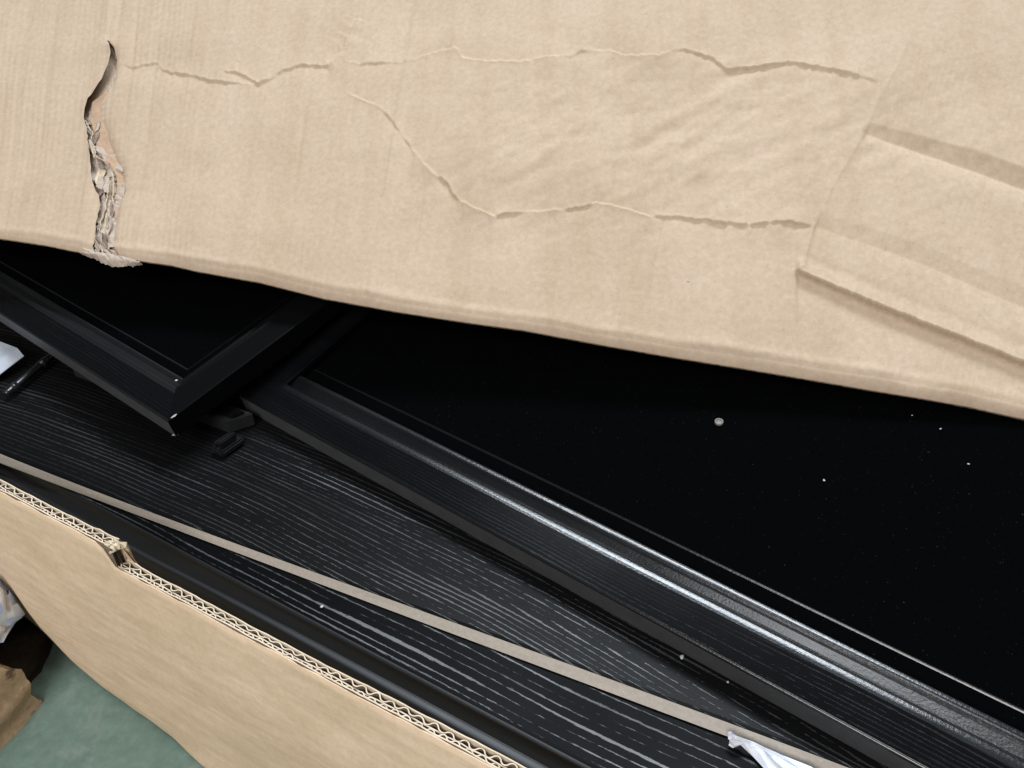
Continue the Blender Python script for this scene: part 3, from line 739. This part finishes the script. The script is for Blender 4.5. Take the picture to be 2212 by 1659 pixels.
ed = local(mB, on_plane(np.array([632, 815, 1097, 1383, 1630, 1904.]), np.array([938.6, 1048.6, 1196, 1359, 1499, 1659.]), bc, BVv))
print('B L2', L2.round(4).tolist(), '\nL1', L1.round(4).tolist(), '\nL3', L3.round(4).tolist(), '\nedge', ed.round(4).tolist())
d2 = float(L2[:, 1].mean()); d1 = float(L1[:, 1].mean()); d3 = float(L3[:, 1].mean())
TBm = -float(np.mean(ed[:, 2]))
LBn, WB = 0.80, 0.42
def ringsB(prof):                             # the left rail has no moulding: the recess ends square there
    out = []
    for d, h in prof:
        u0 = d if d <= d2 else d2 - 0.12 * min(d - d2, .02)
        out.append((u0, LBn - d, d, WB - d, h))
    return out
door_b = thing('cabinet_door', 'large black panelled door with a shiny routed moulding, under the lifted carton lid', 'cabinet door', mB)
ring_part('edge_rounding', ringsB([(0.0, -0.0014)] + arc(0.0, -0.0014, 0.0016, 0, 'c', 7)), M_MOULD, door_b, end_mat=M_RAIL_SHADE)
pf = [(0.0016, 0), (d2 * .3, 0), (d2 - .0042, 0.0)]
ring_part('door_frame', ringsB(pf), M_FRAME, door_b)
ring_part('edge_band', ringsB([(.004, -TBm), (.0003, -TBm), (-.0001, -TBm + .0004), (0.0, -.0014)]), M_EDGE, door_b, close_under=True)
w21 = d1 - d2
pm = [(d2 - .0042, 0.0), (d2 - .0026, 0), (d2 - .0018, -.00007), (d2 - .0010, -.00018), (d2 - .0002, -.00033), (d2 + .0005, -.00055), (d2 + .0011, -.0009), (d2 + .0016, -.0016), (d2 + .0021, -.0027), (d2 + .0026, -.0040),
      (d2 + .0032, -.0044), (d2 + .0042, -.0043), (d2 + .0055, -.0040), (d1 - .0034, -.0034), (d1 - .0022, -.0029), (d1 - .0012, -.0026), (d1 - .0004, -.0025), (d1 + .0004, -.0025), (d1 + .0012, -.0026), (d1 + .0019, -.00275), (d1 + .0025, -.0030), (d1 + .0030, -.0036), (d1 + .0034, -.0048), (d1 + .0036, -.0085)]
ring_part('moulding', ringsB(pm), M_MOULD, door_b, end_mat=M_RAIL_SHADE)
pp = [(d1 + .0036, -.0085), (d1 + .0040, -.0088), (d3 - .0009, -.0088)]
pl3 = [(d3 - .0009, -.0088), (d3 - .0004, -.0085), (d3 + .0000, -.0084), (d3 + .0004, -.0086), (d3 + .0010, -.0090)]
ring_part('bead', ringsB(pl3), M_MOULD, door_b, end_mat=M_RAIL_SHADE)
ring_part('panel_margin', ringsB(pp), M_PANEL, door_b)
pp = [(d3 + .0010, -.0090), (d3 + .02, -.0090)]
ring_part('centre_panel', ringsB(pp), M_PANEL, door_b, cap=True)
def lathe(name, prof, mat, parent, loc=(0, 0, 0), n=24, sx=1, sy=1):
    V = []; F = []
    for r, z in prof:
        for k in range(n):
            a = 2 * math.pi * k / n; V.append((loc[0] + r * sx * math.cos(a), loc[1] + r * sy * math.sin(a), loc[2] + z))
    for i in range(len(prof) - 1):
        for k in range(n):
            j = (k + 1) % n; F.append((i * n + k, i * n + j, (i + 1) * n + j, (i + 1) * n + k))
    F.append(tuple(range((len(prof) - 1) * n, len(prof) * n)))
    return mesh(name, V, F, mat, parent)
ph = local(mB, onB(1553, 913, -.009))
lathe('round_plug', [(.0027, .0), (.0026, .0013), (.0022, .0013), (.0013, .0003), (.0004, .0002)], M_PLUG, door_b, (ph[0], ph[1], -.0089), 24)

# --- smaller panelled door A, propped on top at the left
zA = Z_C + 0.034
ac = at(361.6, 910.5, zA); al = at(0, 677, zA + 0.004)
best = None
for h in np.linspace(-.02, .06, 81):
    r_ = at(633, 707, zA + h)
    c_ = abs(unit(al - ac) @ unit(r_ - ac))
    if best is None or c_ < best[0]: best = (c_, h, r_)
print('A tilt', best)
ar = best[2]
AN = unit(np.cross(ar - ac, al - ac))
mA = frame_matrix(ac, al - ac, AN if AN[2] > 0 else -AN)
A_ = np.array(mA); print('A normal', A_[:3, 2])
def onA(x, y, dz=0.0): return local(mA, on_plane(np.array(x, float), np.array(y, float), ac + A_[:3, 2] * dz, A_[:3, 2]))
oA2 = onA([126.6, 253, 333], [684, 760, 814]); oA1 = onA([133, 266.6, 370], [667, 740, 802], -.003); oA3 = onA([80, 233, 393], [610, 697, 780], -.005)
oAr = onA([500, 633], [800, 707]); oAb = onA([371.6, 300, 200], [937, 884, 827])
print('A2', oA2.round(4).tolist(), 'A1', oA1.round(4).tolist(), 'A3', oA3.round(4).tolist(), 'right', oAr.round(4).tolist(), 'bot', oAb.round(4).tolist())
sv = 1.0 if oA2[:, 1].mean() > 0 else -1.0
a2 = abs(float(oA2[:, 1].mean())); a1 = abs(float(oA1[:, 1].mean())); a3 = abs(float(oA3[:, 1].mean()))
TA = 0.015
door_a = thing('cabinet_door', 'smaller black panelled door lying askew on top, its corner nicked white', 'cabinet door', mA)
LA, WA = 0.50, 0.26
def ringsA(prof): return [(d, LA - d, (d if sv > 0 else d - WA), (WA - d if sv > 0 else -d), h) for d, h in prof]
ring_part('edge_rounding', ringsA([(0, -.0010)] + arc(0, -.0010, .0012, 0, 'c', 6)), M_AMOULD, door_a, end_mat=M_RAIL_SHADE)
pfA = [(.0012, 0), (a2 - .0036, 0)]
ring_part('door_frame', ringsA(pfA), M_FRAME, door_a, end_mat=M_RAIL_SHADE)
ring_part('edge_band', ringsA([(.004, -TA), (.0003, -TA), (-.0001, -TA + .0004), (0.0, -.0010)]), M_EDGE, door_a, close_under=True, end_mat=M_RAIL_SHADE)
pmA = [(a2 - .0036, 0)] + [(a2 - .0020, .0001), (a2 - .0010, .0003), (a2 - .0002, .0003), (a2 + .0006, -.0002), (a2 + .0012, -.0022)] + [(a1 - .0030, -.0066), (a1 - .0020, -.0062), (a1 - .0008, -.0056), (a1 + .0004, -.0053), (a1 + .0014, -.0056), (a1 + .0018, -.0078)]
ring_part('panel_margin', ringsA([(a1 + .0018, -.0078), (a1 + .003, -.0085), (a3 - .0006, -.0085)]), M_PANEL, door_a)
ring_part('bead', ringsA([(a3 - .0006, -.0085), (a3, -.0080), (a3 + .0006, -.0083), (a3 + .001, -.009)]), M_AMOULD, door_a, end_mat=M_RAIL_SHADE)
ring_part('moulding', ringsA(pmA), M_AMOULD, door_a, end_mat=M_RAIL_SHADE)
ring_part('centre_panel', ringsA([(a3 + .001, -.009), (a3 + .02, -.009)]), M_PANEL, door_a, cap=True)
def shard(name, mat, parent, c, r, seed, squash=(1, 1, .45)):
    rg = np.random.default_rng(seed)
    bm = bmesh.new(); bmesh.ops.create_icosphere(bm, subdivisions=1, radius=1)
    for v_ in bm.verts:
        k = r * (1 + rg.normal(0, .28)); v_.co = Vector((v_.co.x * k * squash[0] + c[0], v_.co.y * k * squash[1] + c[1], v_.co.z * k * squash[2] + c[2]))
    me = bpy.data.meshes.new(name); bm.to_mesh(me); bm.free(); me.materials.append(mat)
    o = bpy.data.objects.new(name, me); COL.objects.link(o); o.parent = parent
    return o
nk = tag(shard('nick', M_BARE, door_a, (0.0012, sv * 0.0014, -TA + .0012), .0018, 3), 'bare pale nick at the bottom of the corner')
shard('nick', M_BARE, door_a, (0.0006, sv * 0.006, -.0002), .0009, 5, (.8, 2.6, .5))
pn = local(mA, at(388, 833, zA))
shard('nick', M_BARE, door_a, (pn[0], pn[1], -.0010), .0010, 8)

# --- end of a black rail sticking out under door A, and a loose black clip beneath
rp = at(512, 918, Z_C + .012); rd = unit(np.array([-1.0, .22, 0]))
mR = frame_matrix(rp, at(440, 892, Z_C + .012) - rp, np.array([0, 0, 1.0]))
rail = thing('rail', 'short black rail end poking out between the two panelled doors', 'rail', mR)
def box(name, u0, u1, v0, v1, w0, w1, mat, parent, bev=.0008, skew=0.0):
    bm = bmesh.new()
    vs = [bm.verts.new((u + (skew if v == v1 else 0), v, w)) for w in (w0, w1) for (u, v) in ((u0, v0), (u1, v0), (u1, v1), (u0, v1))]
    for q in ((3, 2, 1, 0), (4, 5, 6, 7), (0, 1, 5, 4), (1, 2, 6, 5), (2, 3, 7, 6), (3, 0, 4, 7)): bm.faces.new([vs[i] for i in q])
    bmesh.ops.bevel(bm, geom=bm.edges[:], offset=bev, segments=2, affect='EDGES')
    me = bpy.data.meshes.new(name); bm.to_mesh(me); bm.free(); me.materials.append(mat)
    o = bpy.data.objects.new(name, me); COL.objects.link(o)
    if parent is not None: o.parent = parent
    return o
box('rail_body', 0, .16, -.016, 0.0, -.011, 0, M_RAIL_END, rail, .0008, .010)
box('rail_lip', .004, .16, -.0125, -.0035, 0, .0022, M_FRAME, rail, .0006, .004)
cl = at(470, 985, Z_C + .001)
clip = thing('clip', 'small black plastic clip lying on the grained board near the rail end', 'clip', frame_matrix(cl, np.array([.5, .85, 0]), np.array([0, 0, 1.0])))
box('clip_base', 0, .020, -.006, .006, 0.0, .005, M_BLACKP, clip, .0012)
box('clip_arm', .002, .016, -.0035, -.0005, .005, .011, M_BLACKP, clip, .0008)
box('clip_arm', .002, .016, .0010, .0040, .005, .009, M_BLACKP, clip, .0008)

# --- at far left: white paper sheet and black bar handle
pz_ = Z_C + .006
q = [at(-220, 655, pz_ + .006), at(38, 753, pz_ + .006), at(52, 770, pz_ + .005), at(26, 790, pz_ + .003), at(0, 810, pz_), at(-120, 880, pz_ - .002)]
pap = mesh('paper_sheet', q, [(0, 1, 2, 3, 4, 5)], M_PAPER); sm = pap.modifiers.new('solid', 'SOLIDIFY'); sm.thickness = .0006
tag(pap, 'folded pale paper sheet slipped in beside the black bar', 'paper')
hb0 = at(12, 852, Z_C + .006); hb1 = at(104, 775, Z_C + .006)
mh = frame_matrix(hb0, hb1 - hb0, np.array([0, 0, 1.0]))
bar = thing('bar_handle', 'glossy black bar handle lying on the grained board at the paper sheet', 'handle', mh)
Lh = float(np.linalg.norm(hb1 - hb0)) + .05
def tube(name, pts, r, mat, parent, n=12):
    pts = np.array(pts, float); V = []; F = []
    for i, p in enumerate(pts):
        d = unit(pts[min(i + 1, len(pts) - 1)] - pts[max(i - 1, 0)])
        a = unit(np.cross(d, [0, .3, 1])); b_ = np.cross(d, a); rr = r[i] if hasattr(r, '__len__') else r
        for k in range(n):
            t_ = 2 * math.pi * k / n; V.append(p + rr * (math.cos(t_) * a + math.sin(t_) * b_))
    for i in range(len(pts) - 1):
        for k in range(n): j = (k + 1) % n; F.append((i * n + k, i * n + j, (i + 1) * n + j, (i + 1) * n + k))
    F.append(tuple(range(n))[::-1]); F.append(tuple(range((len(pts) - 1) * n, len(pts) * n)))
    return mesh(name, V, F, mat, parent, True)
tube('bar', [(0, 0, 0), (.002, 0, 0), (Lh, 0, 0)], [.0022, .0029, .0029], M_BLACKP, bar)
tube('collar', [(.006, 0, 0), (.012, 0, 0)], 0.0035, M_BLACKP, bar)
tube('collar', [(Lh - .06, 0, 0), (Lh - .052, 0, 0)], 0.0035, M_BLACKP, bar)

# --- torn white film scrap under the beige edge
zf = Z_D + .0015
fp = [(1574, 1584), (1590, 1597), (1640, 1610), (1700, 1636), (1760, 1662), (1830, 1700), (1900, 1760)]
fq = [(1577, 1608), (1586, 1612), (1598, 1606), (1628, 1632), (1680, 1690), (1720, 1740), (1760, 1800)]
A1 = np.array([at(x, y, zf + .004) for x, y in fp]); A2 = np.array([at(x, y, zf) for x, y in fq])
rows_ = []
for k in range(8):
    w = k / 7; r_ = A1 * (1 - w) + A2 * w; r_[:, 2] += .0035 * math.sin(math.pi * w) + RNG.normal(0, .0013, len(r_)); r_[:, :2] += RNG.normal(0, .0007, (len(r_), 2)); rows_.append(r_)
film = grid('film_scrap', np.array(rows_), M_PLASTIC, None, False)
sm = film.modifiers.new('solid', 'SOLIDIFY'); sm.thickness = .0003
tag(film, 'torn scrap of white film caught under the beige board edge', 'plastic film')

# --- things on the floor at lower left
def blob(name, base_px, ztop, mat, parent, seed, amp=.004, puff=.012, ins=0.85):
    """crumpled sack: plan polygon traced on the floor, walls rising to ztop"""
    b0 = np.array(base_px); c = b0.mean(0); n = 48
    k = np.linspace(0, len(b0), n, endpoint=False); idx = k.astype(int); fr = (k - idx)[:, None]
    ring = b0[idx % len(b0)] * (1 - fr) + b0[(idx + 1) % len(b0)] * fr
    R = []
    lv = 12
    for i in range(lv + 6):
        if i <= lv:
            t_ = i / lv; s_ = 1 + (ins - 1) * t_ ** 2 + puff * math.sin(math.pi * t_) * 4; z_ = ztop * t_
        else:
            t_ = (i - lv) / 6; s_ = ins * (1 - t_) + 0.001; z_ = ztop + .01 * math.sin(t_ * math.pi / 2)
        q_ = c + (ring - c) * s_; q_ = q_.copy(); q_[:, 2] = z_
        a = np.arange(n) / n * 40
        q_ += amp * np.stack([vnoise(a, a * 0 + i * .5, seed), vnoise(a, a * 0 + i * .5, seed + 1), vnoise(a, a * 0 + i * .5, seed + 2) * (i > 1)], -1)
        R.append(np.concatenate([q_, q_[:1]], 0))
    return grid(name, np.array(R), mat, parent, True)
k0 = at(46, 1572, 0.0); k1 = at(84, 1522, 0.0); kk = at(-60, 1680, 0)
dirA = unit(kk - k1); dirB = np.array([-dirA[1], dirA[0], 0]); dirB = dirB if dirB[0] < 0 else -dirB
kb_ = [k1, k1 + dirA * .26, k1 + dirA * .26 + dirB * .22, k1 + dirB * .20]
pack = blob('paper_sack', kb_, .062, M_SACK, None, 91, .0035, .006, .93)
tag(pack, 'stained brown kraft paper sack on the green floor beside the carton', 'sack')
bg0 = at(-20, 1400, .066)
bb = [bg0 + np.array([-.015, -.03, 0]), bg0 + np.array([.005, .02, 0]), bg0 + np.array([-.01, .055, 0]), bg0 + np.array([-.10, .06, 0]), bg0 + np.array([-.12, -.02, 0])]
bag = blob('plastic_bag', [np.array([p[0], p[1], 0]) for p in bb], .045, M_BAG, None, 95, .006, .02, .7)
for v_ in bag.data.vertices: v_.co.z += .062
tag(bag, 'crumpled white and blue printed plastic bag lying on the brown sack', 'plastic bag')
ds = at(24, 1452, 0.0)
dd_ = [ds + np.array([.021 * math.cos(a), .055 * math.sin(a), 0]) for a in np.linspace(0, 2 * math.pi, 12, endpoint=False)]
dark = blob('dark_mound', dd_, .022, M_DARK, None, 99, .002, .01, .8)  # low dark form filling the gap between sack and wall
tag(dark, 'dark rounded bundle on the floor between the sack and the carton wall', 'mound')

# --- pale chips and crumbs
def chip(x, y, z, r, label, seed, sq=(1, 1, .5)):
    p = at(x, y, z) if z is not None else onB(x, y, -.0082)
    o = shard('chip', M_CHIP, None, (0, 0, 0), r, seed, sq); o.location = p; o.rotation_euler = (0, 0, seed)
    return tag(o, label, 'chip', 'pale chips on the black boards')
chip(1474, 1419, Z_C + .0015, 0.00116, 'largest white chip, against the lower edge of the large panelled door', 11)
chip(1572, 1441 + 32, Z_C + .002, 0.00054, 'tiny white chip at the foot of the door edge, right of the largest chip', 12)
chip(695, 1310, Z_D + .0012, 0.00109, 'pale green-white chip on the lowest door below the beige edge', 13, (1, .7, .4))
chip(1780, 1038, None, 0.00075, 'white crumb on the black centre panel, below right of the round plug', 14)
chip(2032, 926, None, 0.00075, 'slim upright white crumb just below the lid edge at the right', 15, (.6, 1.4, .4))
chip(2092, 1002, None, 0.00068, 'bluish crumb near the right side of the black centre panel', 16, (1.3, .7, .4))
chip(1970, 897, None, 0.00048, 'faint grey crumb close under the lid edge', 17)
chip(1486, 612, 0, .001, 'small white fleck stuck on the kraft lid', 20)
fk = bpy.data.objects[-1] if False else [o for o in COL.objects if o.get('label') == 'small white fleck stuck on the kraft lid'][0]
fk.location = lid_pt(1486, 607, 0.0006); fk['group'] = 'flecks'; del fk['group']; fk['category'] = 'fleck'; fk.name = 'paper_fleck'
